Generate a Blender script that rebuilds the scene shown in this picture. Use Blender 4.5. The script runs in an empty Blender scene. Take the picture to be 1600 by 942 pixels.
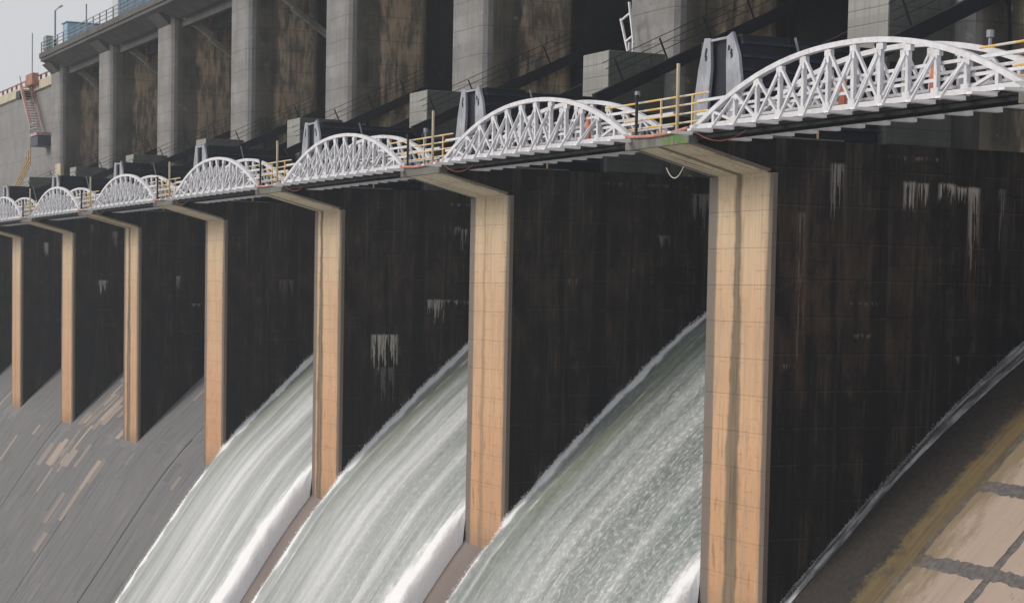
import bpy, bmesh, math, random
from mathutils import Vector, Matrix, noise as mn
random.seed(7)
scene = bpy.context.scene
COL = scene.collection
R = math.radians

# ------------------------------------------------------------ camera
F_PX, PPX, PPY = 3011.7, 738.92, 635.91
yaw, pitch, roll = 0.4351, -0.0597, 0.0179
Fv = Vector((-math.cos(yaw)*math.cos(pitch), math.sin(yaw)*math.cos(pitch), math.sin(pitch)))
R0 = Vector((math.sin(yaw), math.cos(yaw), 0)); U0 = R0.cross(Fv)
Rv = R0*math.cos(roll)+U0*math.sin(roll); Uv = -R0*math.sin(roll)+U0*math.cos(roll)
cd = bpy.data.cameras.new('camera'); cam = bpy.data.objects.new('camera', cd); COL.objects.link(cam)
cam.matrix_world = Matrix(((Rv.x, Uv.x, -Fv.x, 54.335), (Rv.y, Uv.y, -Fv.y, -36.02), (Rv.z, Uv.z, -Fv.z, 0.0), (0, 0, 0, 1)))
cd.sensor_width = 36; cd.lens = F_PX/1600*36
cd.shift_x = (800-PPX)/1600; cd.shift_y = (PPY-471)/1600
cd.clip_start = 0.5; cd.clip_end = 5000
scene.camera = cam

# ------------------------------------------------------------ world, sun, exposure
SUN_EL, SUN_AZ = R(26), Vector((-0.42, -1.0))          # light comes from downstream, a little from the far side
w = bpy.data.worlds.new('World'); scene.world = w; w.use_nodes = True
nt = w.node_tree; nt.nodes.clear()
sky = nt.nodes.new('ShaderNodeTexSky'); sky.sky_type = 'NISHITA'; sky.sun_disc = False
sky.sun_elevation = SUN_EL; sky.sun_rotation = math.atan2(SUN_AZ.x, SUN_AZ.y)
sky.dust_density = 6; sky.air_density = 1.0; sky.ozone_density = 1.0
mixw = nt.nodes.new('ShaderNodeMix'); mixw.data_type = 'RGBA'; mixw.inputs[0].default_value = 0.86
mixw.inputs[7].default_value = (7.2, 7.22, 7.5, 1)       # the even overcast layer
bg = nt.nodes.new('ShaderNodeBackground'); bg.inputs[1].default_value = 0.1
wo = nt.nodes.new('ShaderNodeOutputWorld')
nt.links.new(sky.outputs[0], mixw.inputs[6]); nt.links.new(mixw.outputs[2], bg.inputs[0]); nt.links.new(bg.outputs[0], wo.inputs[0])
sd = bpy.data.lights.new('sun', 'SUN'); sd.energy = 2.0; sd.angle = R(24); sd.color = (1.0, 0.94, 0.86)
so = bpy.data.objects.new('sun', sd); COL.objects.link(so)
dv = Vector((SUN_AZ.x, SUN_AZ.y, 0)).normalized()*math.cos(SUN_EL)+Vector((0, 0, math.sin(SUN_EL)))
so.rotation_euler = dv.to_track_quat('Z', 'Y').to_euler()
scene.view_settings.view_transform = 'Standard'; scene.view_settings.look = 'None'
scene.view_settings.exposure = 0.0; scene.view_settings.gamma = 1.0
scene.render.engine = 'CYCLES'

# ------------------------------------------------------------ node helper
class NG:
    def __init__(s, name, rough=0.85, spec=0.3, metallic=0.0):
        s.m = bpy.data.materials.new(name); s.m.use_nodes = True
        s.t = s.m.node_tree; s.b = s.t.nodes['Principled BSDF']
        s.b.inputs['Roughness'].default_value = rough; s.b.inputs['Specular IOR Level'].default_value = spec
        s.b.inputs['Metallic'].default_value = metallic
        s.tc = s.t.nodes.new('ShaderNodeTexCoord')
        sp = s.t.nodes.new('ShaderNodeSeparateXYZ'); s.t.links.new(s.tc.outputs['Object'], sp.inputs[0])
        s.obj = s.tc.outputs['Object']; s.x, s.y, s.z = sp.outputs
    def put(s, sock, v):
        if hasattr(v, 'is_linked') or hasattr(v, 'links'): s.t.links.new(v, sock)
        else: sock.default_value = v
    def m_(s, op, a, b=0.0, c=0.0, clamp=False):
        n = s.t.nodes.new('ShaderNodeMath'); n.operation = op; n.use_clamp = clamp
        s.put(n.inputs[0], a); s.put(n.inputs[1], b); s.put(n.inputs[2], c); return n.outputs[0]
    def add(s, a, b): return s.m_('ADD', a, b)
    def sub(s, a, b): return s.m_('SUBTRACT', a, b)
    def mul(s, a, b): return s.m_('MULTIPLY', a, b)
    def sat(s, a): return s.m_('ADD', a, 0.0, clamp=True)
    def cell(s, a, da, b, db):
        n = s.t.nodes.new('ShaderNodeTexWhiteNoise'); n.noise_dimensions = '2D'; cv = s.t.nodes.new('ShaderNodeCombineXYZ')
        s.put(cv.inputs[0], s.m_('FLOOR', s.m_('DIVIDE', a, da))); s.put(cv.inputs[1], s.m_('FLOOR', s.m_('DIVIDE', b, db)))
        s.t.links.new(cv.outputs[0], n.inputs['Vector']); return n.outputs['Value']
    def step(s, v, lo, hi):
        n = s.t.nodes.new('ShaderNodeMapRange'); n.interpolation_type = 'SMOOTHSTEP'
        s.put(n.inputs[0], v); s.put(n.inputs[1], lo); s.put(n.inputs[2], hi); n.inputs[3].default_value = 0; n.inputs[4].default_value = 1
        return n.outputs[0]
    def vec(s, sc, src=None, off=(0, 0, 0)):
        n = s.t.nodes.new('ShaderNodeMapping'); s.t.links.new(src or s.obj, n.inputs[0]); n.inputs['Scale'].default_value = sc; n.inputs['Location'].default_value = off
        return n.outputs[0]
    def noise(s, sc=(1, 1, 1), scale=1.0, detail=4, rough=0.6, src=None, off=(0, 0, 0)):
        n = s.t.nodes.new('ShaderNodeTexNoise'); n.inputs['Scale'].default_value = scale; n.inputs['Detail'].default_value = detail
        n.inputs['Roughness'].default_value = rough; s.t.links.new(s.vec(sc, src, off), n.inputs['Vector']); return n.outputs[0]
    def mix(s, f, a, b, mode='MIX'):
        n = s.t.nodes.new('ShaderNodeMix'); n.data_type = 'RGBA'; n.blend_type = mode
        s.put(n.inputs[0], f)
        for i, v in ((6, a), (7, b)):
            if isinstance(v, tuple): n.inputs[i].default_value = (*v, 1) if len(v) == 3 else v
            else: s.t.links.new(v, n.inputs[i])
        return n.outputs[2]
    def attr(s, name, out='Fac'):
        n = s.t.nodes.new('ShaderNodeAttribute'); n.attribute_name = name; return n.outputs[out]
    def objcol(s):
        n = s.t.nodes.new('ShaderNodeObjectInfo'); sp = s.t.nodes.new('ShaderNodeSeparateColor')
        s.t.links.new(n.outputs['Color'], sp.inputs[0]); return sp.outputs[0], sp.outputs[1], sp.outputs[2], n.outputs['Random']
    def color(s, c): s.put(s.b.inputs['Base Color'], c if not isinstance(c, tuple) else (*c, 1))
    def bump(s, h, strength=0.4, dist=0.05):
        n = s.t.nodes.new('ShaderNodeBump'); n.inputs['Strength'].default_value = strength; n.inputs['Distance'].default_value = dist
        s.put(n.inputs['Height'], h); s.t.links.new(n.outputs[0], s.b.inputs['Normal'])
    def rough(s, v): s.put(s.b.inputs['Roughness'], v)
    def box(s, v, lo, hi, e=0.1): return s.mul(s.step(v, lo-e, lo+e), s.sub(1.0, s.step(v, hi-e, hi+e)))
    def lifts(s, v, period, width, wob=0.0):
        if wob: v = s.add(v, s.mul(s.noise((1, 1, 1), 0.9, 2), wob))
        f = s.m_('FRACT', s.m_('DIVIDE', v, period)); return s.sub(1.0, s.step(s.m_('ABSOLUTE', s.sub(f, 0.5)), 0.0, width/period))

def plain(name, col, rough=0.6, var=0.15, metallic=0.0, sc=2.0, spec=0.3):
    g = NG(name, rough, spec, metallic); n = g.noise((1, 1, .4), sc, 5)
    d = tuple(c*(1-var*1.6) for c in col); l = tuple(min(1, c*(1+var)) for c in col)
    g.color(g.mix(g.step(n, .3, .7), d, l)); return g.m

# pier nose concrete: tan lifts, grey left bevel, dark run-off lane (its strength and place come from the object colour)
def make_tan():
    g = NG('tan_pier_concrete', 0.9, 0.2)
    lr, lc, lw, rnd = g.objcol()
    n1 = g.noise((.6, .6, .35), 1.3, 6); n2 = g.noise((6, 6, .25), 1.0, 5, .65); n3 = g.noise((1, 1, 1), 7, 5)
    base = g.mix(g.step(n1, .3, .7), (.64, .445, .285), (.60, .385, .235))
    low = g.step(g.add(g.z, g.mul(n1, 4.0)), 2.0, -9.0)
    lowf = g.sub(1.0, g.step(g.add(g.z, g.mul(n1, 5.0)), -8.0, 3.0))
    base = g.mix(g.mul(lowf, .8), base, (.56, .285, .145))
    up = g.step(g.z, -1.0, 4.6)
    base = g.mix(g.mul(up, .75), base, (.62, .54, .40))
    gr = g.noise((2.2, 2.2, .18), 1.0, 6, .75, off=(1, 8, 3)); base = g.mix(g.mul(g.step(gr, .50, .64), .45), base, (.33, .28, .22)); base = g.mix(g.mul(g.step(gr, .44, .34), .35), base, (.70, .60, .46))
    cor = g.step(g.z, 4.1, 4.25); base = g.mix(g.mul(cor, .9), base, g.mix(g.step(n1, .3, .7), (.74, .68, .53), (.66, .60, .47)))  # corbel soffit coloured paler, standing in for light bounced from below
    cstr = g.noise((5.5, .25, .25), 1.0, 4, .6, off=(9, 0, 0)); base = g.mix(g.mul(g.mul(cor, g.step(cstr, .56, .66)), .75), base, (.17, .155, .13))
    jn = g.lifts(g.add(g.z, g.mul(g.noise((.8, .8, .8), 1.0, 3), .12)), .625, .035); base = g.mix(g.mul(g.mul(jn, g.step(g.noise((2, 2, .8), 1.3, 3, off=(2, 2, 2)), .48, .6)), .45), base, (.2, .15, .10))
    base = g.mix(g.mul(g.step(n2, .50, .72), .65), base, (.27, .215, .16))
    bl = g.noise((1.1, 1.1, .8), 1.0, 6, .7, off=(7, 7, 1)); base = g.mix(g.mul(g.step(bl, .52, .66), .35), base, (.36, .27, .19))
    base = g.mix(g.mul(g.step(n3, .55, .8), .25), base, (.3, .24, .18))
    rstn = g.noise((3.5, 3.5, .6), 1.3, 6, .7, off=(3, 1, 7))
    base = g.mix(g.mul(g.mul(g.step(rstn, .55, .68), lowf), .75), base, (.16, .105, .07))
    tone = g.cell(g.x, 50.0, g.sub(g.z, 4.15), 1.25); base = g.mix(g.mul(tone, .28), base, (.46, .30, .185))
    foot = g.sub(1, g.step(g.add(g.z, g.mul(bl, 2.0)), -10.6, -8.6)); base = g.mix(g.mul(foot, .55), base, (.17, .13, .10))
    # lane
    cx = g.add(g.sub(g.mul(lc, -4.0), 0.0), g.mul(g.sub(g.noise((0, 0, .45), 1.0, 3), .5), .55))
    dx = g.m_('ABSOLUTE', g.sub(g.x, cx)); half = g.add(g.mul(lw, g.add(.75, g.mul(g.sub(1.0, g.step(g.z, -6.0, 3.0)), .75))), g.mul(g.sub(n2, .5), .28))
    lane = g.mul(g.sub(1.0, g.step(g.sub(dx, half), -.12, .10)), lr)
    lcol = g.mix(g.step(n2, .35, .65), (.10, .08, .058), (.22, .175, .125))
    base = g.mix(g.mul(lane, .9), base, lcol)
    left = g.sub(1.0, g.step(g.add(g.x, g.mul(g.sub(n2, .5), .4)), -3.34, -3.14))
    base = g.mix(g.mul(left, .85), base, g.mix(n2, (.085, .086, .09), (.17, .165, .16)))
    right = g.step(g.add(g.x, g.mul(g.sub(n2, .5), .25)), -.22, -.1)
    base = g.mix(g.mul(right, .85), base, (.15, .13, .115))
    g.color(base); g.bump(g.add(n3, n2), .35, .03); return g.m

def make_side(patches, brown=0.4):
    """dark wet pier flank; patches = (y0, y1, ztop, zbot, strength)"""
    g = NG('dark_wet_pier_flank', 0.75, 0.25)
    n1 = g.noise((.25, .25, .16), 1.0, 5); st = g.noise((3.2, 3.2, .13), 1.0, 6, .7); n3 = g.noise((1, 1, 1), 5, 5)
    st2 = g.noise((7, 7, .3), 1.0, 4, .6, off=(5, 9, 2))
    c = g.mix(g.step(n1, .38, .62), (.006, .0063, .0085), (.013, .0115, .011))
    ny = g.add(g.y, g.mul(g.sub(n1, .5), 7.0)); nz = g.add(g.z, g.mul(g.sub(n1, .5), 5.0))
    br = g.mul(g.box(ny, .2, 6.5, 1.2), g.box(nz, -2.6, 2.8, 1.6)); blotch = g.noise((.9, .9, .5), 1.0, 6, .7, off=(6, 6, 6))
    c = g.mix(g.mul(g.mul(br, g.add(.25, g.mul(g.step(blotch, .40, .58), .75))), brown), c, (.080, .050, .034))
    pc = g.cell(g.add(g.y, g.mul(g.m_('FLOOR', g.m_('DIVIDE', g.z, 1.25)), 1.7)), 3.4, g.z, 1.25)
    c = g.mix(g.mul(g.mul(pc, g.step(blotch, .38, .55)), .5), c, (.058, .042, .033))
    c = g.mix(g.mul(g.step(st, .53, .68), .7), c, (.066, .060, .048))
    c = g.mix(g.mul(g.mul(g.step(blotch, .50, .62), g.step(st2, .48, .60)), .6), c, (.095, .068, .038))
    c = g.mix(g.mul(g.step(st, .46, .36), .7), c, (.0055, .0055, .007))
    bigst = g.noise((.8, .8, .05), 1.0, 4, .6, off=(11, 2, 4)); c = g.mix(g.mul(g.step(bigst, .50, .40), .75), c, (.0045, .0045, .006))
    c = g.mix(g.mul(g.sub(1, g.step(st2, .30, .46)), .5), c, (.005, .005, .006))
    ll = g.add(g.lifts(g.z, 1.25, .03), g.mul(g.lifts(g.z, 2.5, .05, .1), .5))
    c = g.mix(g.mul(g.sat(ll), .5), c, (.004, .004, .005))
    lip = g.lifts(g.add(g.z, .05), 1.25, .03); c = g.mix(g.mul(g.mul(lip, g.step(blotch, .42, .56)), .5), c, (.10, .088, .072))
    wet = g.mul(g.lifts(g.z, 3.75, .08, .3), g.step(g.noise((.9, .9, .3), 1.0, 5, .7, off=(1, 2, 3)), .60, .70))
    c = g.mix(g.mul(wet, .18), c, (.17, .155, .13))
    for k, (y0, y1, zt, zb, sgn) in enumerate(patches):
        a = g.noise((0, 4.0 if y1-y0 > .6 else 7.0, .25), 1.0, 4, .75, off=(k, k*3.3, 0))
        b = g.noise((0, 9.0, .9), 1.0, 4, .7, off=(k, k*5.3, 2))
        bottom = g.add(zt, g.mul(g.step(a, .40, .62), zb-zt))
        m = g.mul(g.step(g.sub(g.z, bottom), -.02, .25), g.sub(1, g.step(g.add(g.z, g.mul(b, .2)), zt-.02, zt+.1)))
        m = g.mul(g.mul(m, g.box(g.y, y0, y1, .12)), g.step(b, .30, .44))
        c = g.mix(g.mul(m, sgn), c, g.mix(a, (.42, .37, .30), (.55, .53, .50)))
        if zt-zb > 3:
            rr = g.mul(g.box(g.y, y0-.05, y1+.1, .2), g.box(g.z, zb-1.0, zt-.3, .9))
            c = g.mix(g.mul(g.mul(rr, g.step(a, .4, .6)), .35), c, (.20, .10, .045))
    g.color(c); g.rough(g.mix(n3, (.62, .62, .62), (.9, .9, .9))); g.bump(g.add(n3, g.mul(ll, -1.0)), .4, .03); return g.m

def make_pillar_side():
    g = NG('stained_pillar_flank', 0.9, 0.2)
    lr, lc, lw, rnd = g.objcol()
    off = g.mul(lc, 30.0)
    oc = g.t.nodes.new('ShaderNodeCombineXYZ'); g.put(oc.inputs[0], g.x); g.put(oc.inputs[1], g.add(g.y, off)); g.put(oc.inputs[2], g.add(g.z, off)); P = oc.outputs[0]
    n1 = g.noise((.4, .4, .3), 1.0, 5, src=P); st = g.noise((2.8, 2.8, .10), 1.0, 6, .7, src=P); n3 = g.noise((1, 1, 1), 5, 5, src=P)
    bl = g.noise((1.6, 1.6, .45), 1.0, 6, .65, src=P)
    c = g.mix(g.step(n1, .35, .65), (.052, .052, .047), (.17, .152, .118))
    c = g.mix(g.mul(g.step(st, .45, .7), .5), c, (.20, .175, .13))
    yz = g.add(g.y, g.mul(g.sub(bl, .5), 1.1))
    zone = g.mul(g.box(yz, 10.3, 13.1, .25), g.add(.45, g.mul(g.step(bl, .36, .54), .55)))
    warm = g.mix(g.step(bl, .40, .62), (.27, .22, .155), (.62, .46, .31))
    warm = g.mix(g.mul(g.step(g.noise((3.0, 3.0, .35), 1.0, 6, .75, src=P, off=(4, 4, 4)), .53, .60), .85), warm, (.66, .58, .44))
    warm = g.mix(g.mul(g.step(g.noise((2.5, 2.5, .5), 1.0, 5, .7, src=P, off=(14, 4, 4)), .54, .7), .6), warm, (.32, .15, .075))
    c = g.mix(zone, c, warm)
    pt_ = g.cell(g.y, 2.6, g.z, 1.5); c = g.mix(g.mul(pt_, .30), c, (.09, .078, .062))
    c = g.mix(g.mul(g.sub(1, g.step(st, .30, .44)), .65), c, (.024, .024, .026))
    ll = g.lifts(g.z, 1.5, .05)
    c = g.mix(g.mul(ll, .4), c, (.02, .02, .02))
    pz = g.noise((.9, .9, .9), 1.0, 6, .7, src=P, off=(21, 3, 5)); c = g.mix(g.mul(g.step(pz, .62, .67), .55), c, (.34, .33, .29))
    nearedge = g.sub(1, g.step(g.add(g.y, g.mul(n3, .5)), 8.2, 9.6))
    c = g.mix(g.mul(nearedge, .8), c, (.20, .185, .15))
    c = g.mix(g.mul(g.step(g.y, 13.2, 13.9), .85), c, (.016, .017, .021))
    g.color(c); g.bump(g.add(n3, st), .4, .04); return g.m

def make_grey(name, a=(.29, .285, .285), b=(.205, .20, .195), period=1.5, tint=(.10, .09, .07), lift=.35, wet=None):
    g = NG(name, 0.9, 0.2)
    lr, lc, lw, rnd = g.objcol()
    n1 = g.noise((.5, .5, .4), 1.0, 6); st = g.noise((4, 4, .16), 1.0, 6, .7); n3 = g.noise((1, 1, 1), 6, 6)
    c = g.mix(g.step(n1, .3, .7), a, b)
    c = g.mix(g.mul(g.step(st, .5, .72), .55), c, tint)
    c = g.mix(g.mul(g.sub(1, g.step(st, .3, .42)), .25), c, tuple(min(1, v*1.5) for v in a))
    ll = g.lifts(g.z, period, .05, .06)
    c = g.mix(g.mul(ll, lift), c, tuple(v*.35 for v in b))
    c = g.mix(g.mul(g.step(n3, .58, .75), .3), c, tuple(v*.6 for v in b))
    tone = g.cell(g.x, 50.0, g.z, period); c = g.mix(g.mul(tone, .30), c, tuple(v*.72 for v in b))
    if wet:
        c = g.mix(g.mul(g.sub(1, g.step(g.add(g.z, g.mul(g.sub(n1, .5), 3)), wet-.8, wet+.8)), .85), c, (.03, .03, .03))  # front darker below this height, with an uneven upper edge
        sc_ = g.noise((1.4, 1.4, 2.2), 1.0, 5, .7, off=(3, 3, 3)); c = g.mix(g.mul(g.step(sc_, .63, .68), .5), c, (.40, .40, .39))
        c = g.mix(g.mul(g.step(sc_, .40, .33), .45), c, (.10, .10, .10))
    g.color(c); g.bump(g.add(n3, g.mul(ll, -2)), .4, .03); return g.m

def make_bed():
    g = NG('spillway_concrete', 0.8, 0.3)
    fl = g.attr('flow', 'Vector'); sp = g.t.nodes.new('ShaderNodeSeparateXYZ'); g.t.links.new(fl, sp.inputs[0]); X, S_ = sp.outputs[0], sp.outputs[1]
    n1 = g.noise((.35, .12, 1), 1.0, 5, src=fl); st = g.noise((2.6, .07, 1), 1.0, 6, .7, src=fl); n3 = g.noise((1, 1, 1), 5, 6, src=fl)
    grey = g.mix(g.step(n1, .35, .65), (.125, .126, .134), (.18, .176, .174))
    grey = g.mix(g.mul(g.step(st, .5, .7), .5), grey, (.24, .22, .19))
    grey = g.mix(g.mul(g.sub(1, g.step(st, .33, .45)), .6), grey, (.085, .085, .09))
    wedge = g.mix(g.step(n1, .3, .7), (.165, .13, .12), (.22, .18, .165))
    grey = g.mix(g.box(X, -62, -5, 1.0), grey, wedge)
    # bay right of the nearest nose: wet dark strip, ochre algae, wet joints under the slabs
    e = g.add(X, g.add(g.mul(g.sub(g.noise((.0, .45, 1), 1.0, 6, .75, src=fl), .5), 2.0), g.mul(g.sub(n3, .5), .9)))
    dark = g.mix(g.step(n3, .35, .7), (.026, .022, .020), (.048, .040, .036))
    joint = g.mix(g.step(n3, .35, .7), (.10, .092, .092), (.17, .155, .15))
    och = g.mix(g.step(st, .36, .66), (.165, .12, .055), (.08, .062, .042))
    near = g.mix(g.step(e, 3.05, 3.45), dark, och)
    near = g.mix(g.mul(g.step(g.noise((.8, .5, 1), 1.4, 6, .7, src=fl, off=(4, 4, 0)), .50, .64), .5), near, (.040, .034, .028))
    near = g.mix(g.step(e, 4.2, 5.2), near, joint)
    c = g.mix(g.step(X, -1.5, -.5), grey, near)
    g.color(c); g.rough(g.mix(n1, (.45, .45, .45), (.8, .8, .8))); g.bump(g.add(n3, st), .5, .04); return g.m

def make_slab(name, tones):
    g = NG(name, 0.85, 0.25)
    lr, lc, lw, rnd = g.objcol()
    fl = g.attr('flow', 'Vector'); sp = g.t.nodes.new('ShaderNodeSeparateXYZ'); g.t.links.new(fl, sp.inputs[0]); X, S_ = sp.outputs[0], sp.outputs[1]
    n1 = g.noise((.6, .25, 1), 1.0, 5, src=fl); st = g.noise((3.5, .12, 1), 1.0, 6, .7, src=fl); n3 = g.noise((1, 1, 1), 5, 6, src=fl)
    c = g.mix(g.mul(rnd, .8), tones[0], tones[1])
    c = g.mix(g.mul(g.step(lr, .1, .9), .8), c, tones[2])
    c = g.mix(g.mul(g.step(st, .48, .72), .5), c, tuple(v*.55 for v in tones[1]))
    c = g.mix(g.mul(g.step(n1, .5, .7), .35), c, tuple(v*1.25 for v in tones[1]))
    if name.startswith('tan'):
        e = g.add(X, g.mul(g.sub(g.noise((.9, .35, 1), 1.0, 6, .75, src=fl), .5), 4.5))
        c = g.mix(g.mul(g.sub(1, g.step(e, 5.0, 6.3)), .75), c, (.17, .13, .065))
        c = g.mix(g.mul(g.step(n3, .56, .72), .25), c, (.2, .17, .14))
        sc = g.noise((1.2, .9, 1), 1.2, 6, .7, src=fl, off=(8, 2, 0))
        c = g.mix(g.mul(g.step(sc, .60, .68), .6), c, (.13, .115, .10))
    g.color(c); g.bump(g.add(n3, st), .5, .03); return g.m

def make_water():
    g = NG('rushing_water', 0.38, 0.4)
    fl = g.attr('flow', 'Vector'); foam = g.attr('foam'); lr, lc, lw, rnd = g.objcol()
    sp = g.t.nodes.new('ShaderNodeSeparateXYZ'); g.t.links.new(fl, sp.inputs[0]); X, S_ = sp.outputs[0], sp.outputs[1]
    st = g.noise((1.1, .05, 1), 1.0, 4, .5, src=fl); st2 = g.noise((4.0, .30, 1), 1.0, 7, .68, src=fl, off=(3, 7, 0))
    fine = g.noise((4.0, 2.4, 1), 1.5, 7, .75, src=fl); big = g.noise((.30, .045, 1), 1.0, 4, src=fl, off=(2, 2, 2))
    clear = g.mix(lr, g.mix(g.step(big, .35, .65), (.075, .10, .088), (.15, .18, .16)), g.mix(g.step(big, .35, .65), (.055, .080, .070), (.11, .145, .13)))
    wob = g.add(X, g.mul(g.sub(g.noise((.0, .05, 1), 1.0, 3, src=fl), .5), 2.0))
    band = g.add(g.add(g.box(wob, 5.2, 8.2, 1.6), g.mul(g.box(wob, 10.5, 12.0, 1.0), .5)), g.mul(g.box(wob, 2.0, 2.9, .5), .35))
    f = g.add(g.mul(g.step(st, .35, .70), .42), g.mul(g.step(st2, .38, .72), g.add(.14, g.mul(g.step(X, 7.0, 12.0), .14))))
    f = g.add(f, g.mul(band, g.sub(.42, g.mul(lr, .22))))
    speck = g.mul(g.step(fine, .47, .64), g.add(.16, g.mul(lr, .52)))
    f = g.add(f, g.mul(speck, g.add(.35, g.mul(g.step(X, 2, 8), .65))))
    f = g.mul(f, g.sub(.80, g.mul(lr, .14)))
    down = g.step(S_, -2.0, 18.0)
    f = g.add(f, g.mul(down, g.sub(.26, g.mul(lr, .14))))
    f = g.sat(g.add(f, g.mul(foam, .55)))
    green = g.mul(g.mul(g.box(X, 1.0, 2.6, .6), g.sub(1, g.step(S_, 10.0, 20.0))), g.step(st, .3, .6))
    c = g.mix(f, clear, (.74, .75, .76))
    c = g.mix(g.mul(g.mul(green, .75), g.sub(1, g.sat(foam))), c, (.22, .25, .15))
    fe = g.add(foam, g.mul(g.add(g.sub(st2, .5), g.sub(fine, .5)), 1.1)); c = g.mix(g.mul(g.step(fe, .30, .95), g.step(foam, .05, .3)), c, (.9, .9, .91))
    g.color(c); g.rough(g.add(.3, g.mul(f, .5)))
    g.bump(g.add(g.add(g.mul(st, 1.0), g.mul(st2, .6)), fine), .55, .13); return g.m

M = {}
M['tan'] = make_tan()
M['flank'] = [make_side([(5.5, 5.95, 4.1, 3.0, 1), (6.1, 6.5, 4.08, 3.05, 1), (7.0, 7.65, 4.1, 3.15, 1), (7.65, 8.75, 4.0, 3.3, .95), (8.3, 8.72, 4.0, .6, .85), (2.45, 2.95, 4.6, 2.3, .5), (4.6, 6.9, 4.95, 4.72, .6),
                         (3.4, 4.5, -.08, -.3, .6), (3.6, 4.3, -1.18, -1.4, .7), (.7, 1.15, -2.2, -2.5, .7), (1.2, 1.42, 2.9, -2.2, .35), (9.6, 9.9, 4.0, 1.6, .3), (7.95, 8.05, -1.9, -2.3, .8)], .85),
              make_side([(4.5, 9.0, 4.9, 4.7, .5), (6.15, 6.3, 4.75, 4.4, .9), (9.2, 10.5, 4.6, 2.6, .3), (7.4, 8.0, 2.7, 1.9, .35), (3.0, 3.5, .7, .1, .25), (6.15, 6.3, 1.15, .95, .7)], .45),
              make_side([(1.9, 3.35, -2.28, -4.3, .9), (5.05, 6.0, -.4, -1.9, .85), (6.0, 6.9, -.42, -.8, .8), (7.0, 7.6, -.45, -.8, .8), (6.2, 7.5, 4.72, 4.5, .8), (6.6, 6.9, 3.5, 2.9, .5), (7.0, 7.3, 3.4, 1.7, .7), (2.2, 3.2, -4.0, -6.0, .2)], .5),
              make_side([(1.9, 3.5, 4.75, 4.6, .2), (3.6, 4.6, .6, -.6, .15)], .3)]
M['flank_far'] = [make_side([(2.85, 3.15, .8, -.4, .6), (3.9, 4.75, -1.15, -1.5, .5)], .25), make_side([(2.1, 2.9, .45, -.8, .95), (1.55, 1.75, 4.9, 3.4, .4), (3.3, 3.7, 4.4, 2.9, .5), (1.0, 3.0, 2.1, 1.95, .5)], .2),
                  make_side([(2.15, 2.5, 3.8, 2.3, .95)], .2), make_side([(1.2, 1.5, 1.0, .2, .3)], .2)]
M['pillar_side'] = make_pillar_side()
M['grey'] = make_grey('grey_pillar_concrete', wet=7.6)
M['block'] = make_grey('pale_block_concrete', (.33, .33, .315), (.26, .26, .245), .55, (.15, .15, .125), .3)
M['block_shade'] = make_grey('shaded_block_concrete', (.13, .135, .125), (.095, .10, .092), .7, (.04, .045, .04), .3)  # same block concrete, shade of the side face put into the colour
M['cap'] = make_grey('cap_concrete', (.21, .205, .19), (.15, .145, .13), 3.0, (.09, .09, .08), .1)
M['dam'] = make_grey('pale_dam_concrete', (.255, .25, .25), (.205, .20, .20), 3.0, (.16, .155, .15), .25)
M['deck'] = make_grey('deck_concrete', (.13, .125, .12), (.085, .08, .075), 6.0, (.05, .05, .045), .1)
M['strut'] = plain('pale_strut_concrete', (.36, .33, .27), .9, .25)
M['bed'] = make_bed()
M['slab_tan'] = make_slab('tan_slab_concrete', ((.42, .335, .275), (.37, .29, .235), (.46, .36, .29)))
M['slab_grey'] = make_slab('grey_slab_concrete', ((.135, .136, .144), (.188, .184, .182), (.42, .335, .275)))
M['water'] = make_water()
def make_white():
    g = NG('white_truss_paint', .45, .3); n = g.noise((1, 1, 1), 3, 5); r_ = g.noise((6, 6, 1.6), 1.0, 6, .75, off=(2, 2, 2))
    c = g.mix(g.step(n, .3, .7), (.58, .58, .61), (.74, .735, .77)); lo = g.sub(1, g.step(g.z, 5.4, 6.0))
    c = g.mix(g.mul(g.step(r_, .60, .70), .6), c, (.36, .27, .20)); c = g.mix(g.mul(g.mul(g.step(n, .45, .7), lo), .45), c, (.34, .33, .31))
    g.color(c); return g.m
M['white'] = make_white()
M['beam'] = plain('bounce_lit_beam_paint', (.82, .82, .84), .5, .08)  # truss white brightened to stand in for bounce light under the walkway
M['plate'] = plain('pale_blue_grey_plate', (.33, .345, .39), .5, .18, sc=3)
M['steel'] = plain('dark_navy_steel', (.006, .008, .016), .5, .35, sc=2, spec=.3)
M['steel2'] = plain('dark_gate_steel', (.009, .010, .017), .6, .3, sc=2)
M['ribs'] = plain('navy_rib_steel', (.022, .028, .052), .5, .25, sc=2)
M['underdeck'] = plain('dark_walkway_plate', (.012, .012, .014), .8, .3)
M['orange'] = plain('salmon_orange_paint', (.72, .25, .15), .6, .15)
M['pink'] = plain('faded_red_pipe', (.50, .22, .17), .6, .2)
M['redcable'] = plain('dull_red_cable', (.16, .045, .045), .6, .2)
M['black'] = plain('black_post', (.012, .012, .018), .5, .2)
M['blue'] = plain('blue_sheet', (.27, .43, .56), .6, .12)
M['bluelight'] = plain('pale_edge_sheet', (.48, .52, .56), .6, .1)
M['green'] = plain('pale_green_cabinet', (.25, .31, .28), .6, .1)
M['cream'] = plain('cream_parapet', (.50, .44, .32), .8, .15)
M['rust'] = plain('rusty_red_steel', (.36, .17, .12), .7, .25)
M['pinksteel'] = plain('pink_primer_steel', (.45, .28, .28), .6, .2)
M['darkbox'] = plain('navy_platform_side', (.05, .06, .085), .6, .2)
M['railgrey'] = plain('grey_rail', (.22, .25, .28), .6, .1)
M['rope'] = plain('pale_rope', (.5, .48, .42), .8, .1)
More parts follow.
